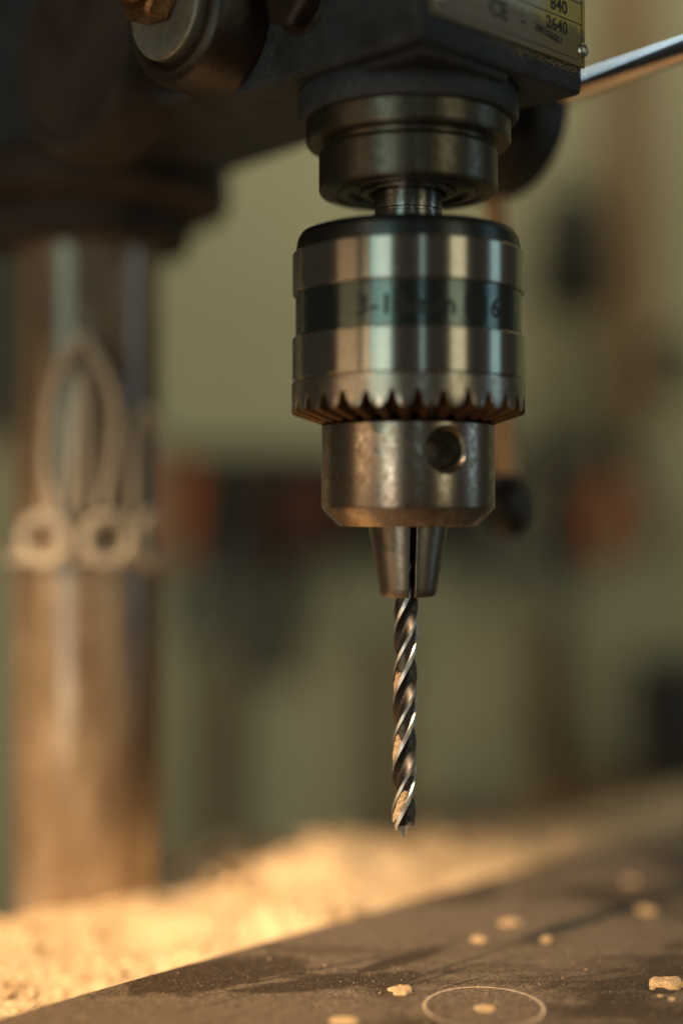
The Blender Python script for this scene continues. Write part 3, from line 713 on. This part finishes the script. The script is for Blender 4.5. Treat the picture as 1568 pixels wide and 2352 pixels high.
spanner(575, 1300, 1520, 1000, 'grey ring spanner hanging low beside the flat file', M['grey_steel'])
spanner(1245, 985, 1230, 1000, 'grey ring spanner hanging above the blue-grey clamp', M['grey_steel'])
spanner(1345, 1010, 1300, 1000, 'dark ring spanner hanging left of the red-handled pliers', M['iron'])
# pliers with red handles
c = at(1432, 1120, 980); t = empty('pliers', at(1432, 1330, 980), 'pliers with red-orange handles hanging at the right', 'pliers', 'tools hanging behind the drill press')
for s in (-1, 1):
    mb = MB(); mb.tube(spline([c + Vector((s * 2, 0, 4)), c + Vector((s * 14, 0, -12)), c + Vector((s * 17, 0, -32)), c + Vector((s * 12, 0, -50))]), 6.5, 10); mb.build('handle', M['orange' if s < 0 else 'red'], t)
mb = MB(); mb.lathe([(3, -4), (9, -3), (9, 3), (3, 4)], c + Vector((0, 0, 10)), Vector((0, 1, 0)), 20); mb.build('pivot', M['iron'], t)
for s in (-1, 1):
    mb = MB(); mb.box(c + Vector((s * 3.4, 0, 26)), 2.8, 4, 14); mb.build('jaw', M['iron'], t, bevel=.8)
# grey clamp
c = at(1195, 1270, 980); t = empty('bar_clamp', at(1195, 1370, 980), 'blue-grey steel clamp under the black lever knob', 'clamp', 'tools hanging behind the drill press')
mb = MB(); mb.box(c + Vector((0, 0, -6)), 30, 5, 7); mb.build('bar', M['grey_steel'], t, bevel=1); mb = MB(); mb.box(c + Vector((-22, 0, -24)), 7, 5, 12); mb.build('jaw', M['grey_steel'], t, bevel=1); mb = MB(); mb.box(c + Vector((22, 0, -20)), 7, 5, 9); mb.build('jaw', M['grey_steel'], t, bevel=1)
# dark canvas bag hanging on the wall
t = empty('tool_bag', at(1310, 730, 1020), 'dark canvas tool bag hanging on the wall right of the chuck', 'bag')
p = at(1310, 720, 1020); mb = MB(); mb.lathe([(10, 0), (24, 3), (29, 18), (27, 48), (24, 70), (20, 84), (17, 88)], p, Z, 28); mb.v = [Vector((v.x, p.y + (v.y - p.y) * .55, v.z + 3 * noise.noise(v * .05))) for v in mb.v]; mb.build('bag_body', M['canvas'], t, smooth=60)
mb = MB(); mb.tube(spline([p + Vector((-14, 0, 86)), p + Vector((-9, -2, 104)), p + Vector((0, 0, 110)), p + Vector((10, -2, 103)), p + Vector((14, 0, 86))]), 2.4, 8); mb.build('bag_handle', M['canvas'], t)
mb = MB(); mb.box(p + Vector((0, -15.5, 44)), 16, 1.4, 14); mb.build('pocket', M['canvas'], t, bevel=1)
# dark case at the far left
t = empty('wall_case', at(-70, 1015, 960), 'black painted wall case at the left edge behind the column', 'case')
p0 = at(-70, 760, 960); mb = MB(); mb.box(p0, 30, 30, 76); mb.build('shell', M['charcoal'], t, bevel=3); mb = MB(); mb.box(p0 + Vector((0, -31, 0)), 26, 1, 70); mb.build('lid', M['charcoal'], t, bevel=.8)
# timber
def slat(px, y0, y1, wpx, d, mat, label, lean=0.0):
    a, b = at(px, y0, d), at(px + lean, y1, d); mb = MB(); wd = wpx / F * d / 2; ax = (a - b).normalized()
    mb.box((a + b) / 2, wd, 9, (a - b).length / 2, Vector((1, 0, 0)), Vector((0, 1, 0)), ax)
    return tag(mb.build('timber_slat', mat, None, bevel=1.2), label, 'timber', 'timber slats against the wall')
slat(1437, -400, 1010, 85, 1035, M['tan_wood'], 'tall tan timber upright on the wall at the right', 20)
slat(880, 1440, 2350, 60, 1040, M['brown_wood'], 'brown timber slat behind the lower drill bit')
slat(1262, 1400, 2350, 72, 1040, M['brown_wood'], 'brown timber slat right of the drill bit', 10)
slat(520, 1500, 2350, 70, 1045, M['brown_wood'], 'brown timber slat standing between column and drill bit', -20)
# coil and can at right
c = at(1545, 840, 1000); mb = MB(); pts = [c + Vector((15 * math.cos(i / 24 * 6.283), 0, 17 * math.sin(i / 24 * 6.283))) for i in range(24)]; mb.tube(pts, 6.5, 10, True)
tag(mb.build('cable_coil', M['dark_wood'], None), 'small dark coil of cable hanging at the right edge', 'cable')
c = at(1545, 1800, 1000); t = empty('paint_can', c, 'dark metal can standing low at the right edge', 'can')
mb = MB(); mb.lathe([(30, 0), (31, 1), (31, 84), (30, 86)], c, Z, 40); mb.build('can_body', M['iron'], t); mb = MB(); mb.lathe([(31.5, 85.5), (32, 87), (31.5, 89), (27, 89), (27, 87.5)], c, Z, 40); mb.build('lid', M['grey_steel'], t)
mb = MB(); mb.box(c + Vector((0, 20, -8)), 90, 50, 7); tag(mb.build('low_shelf', M['brown_wood'], bevel=1), 'low brown shelf board carrying the dark can', 'shelf')
# small pale bottle
c = at(1090, 1862, 900); t = empty('glue_bottle', c, 'small pale grey-green bottle beyond the sawdust right of the bit tip', 'bottle')
mb = MB(); mb.lathe([(9, 0), (10, 1), (10, 22), (8, 27), (4, 29)], c, Z, 24); mb.build('bottle_body', plain('pale_grey_green_plastic', (.30, .33, .27), .35), t, smooth=50); mb = MB(); mb.lathe([(4, 29), (3.4, 35), (1.5, 40)], c, Z, 16); mb.build('nozzle', M['grey_steel'], t)
mb = MB(); mb.box(c + Vector((0, 12, -5)), 60, 25, 4.5); tag(mb.build('narrow_shelf', M['brown_wood'], bevel=1), 'narrow brown shelf under the pale bottle', 'shelf')
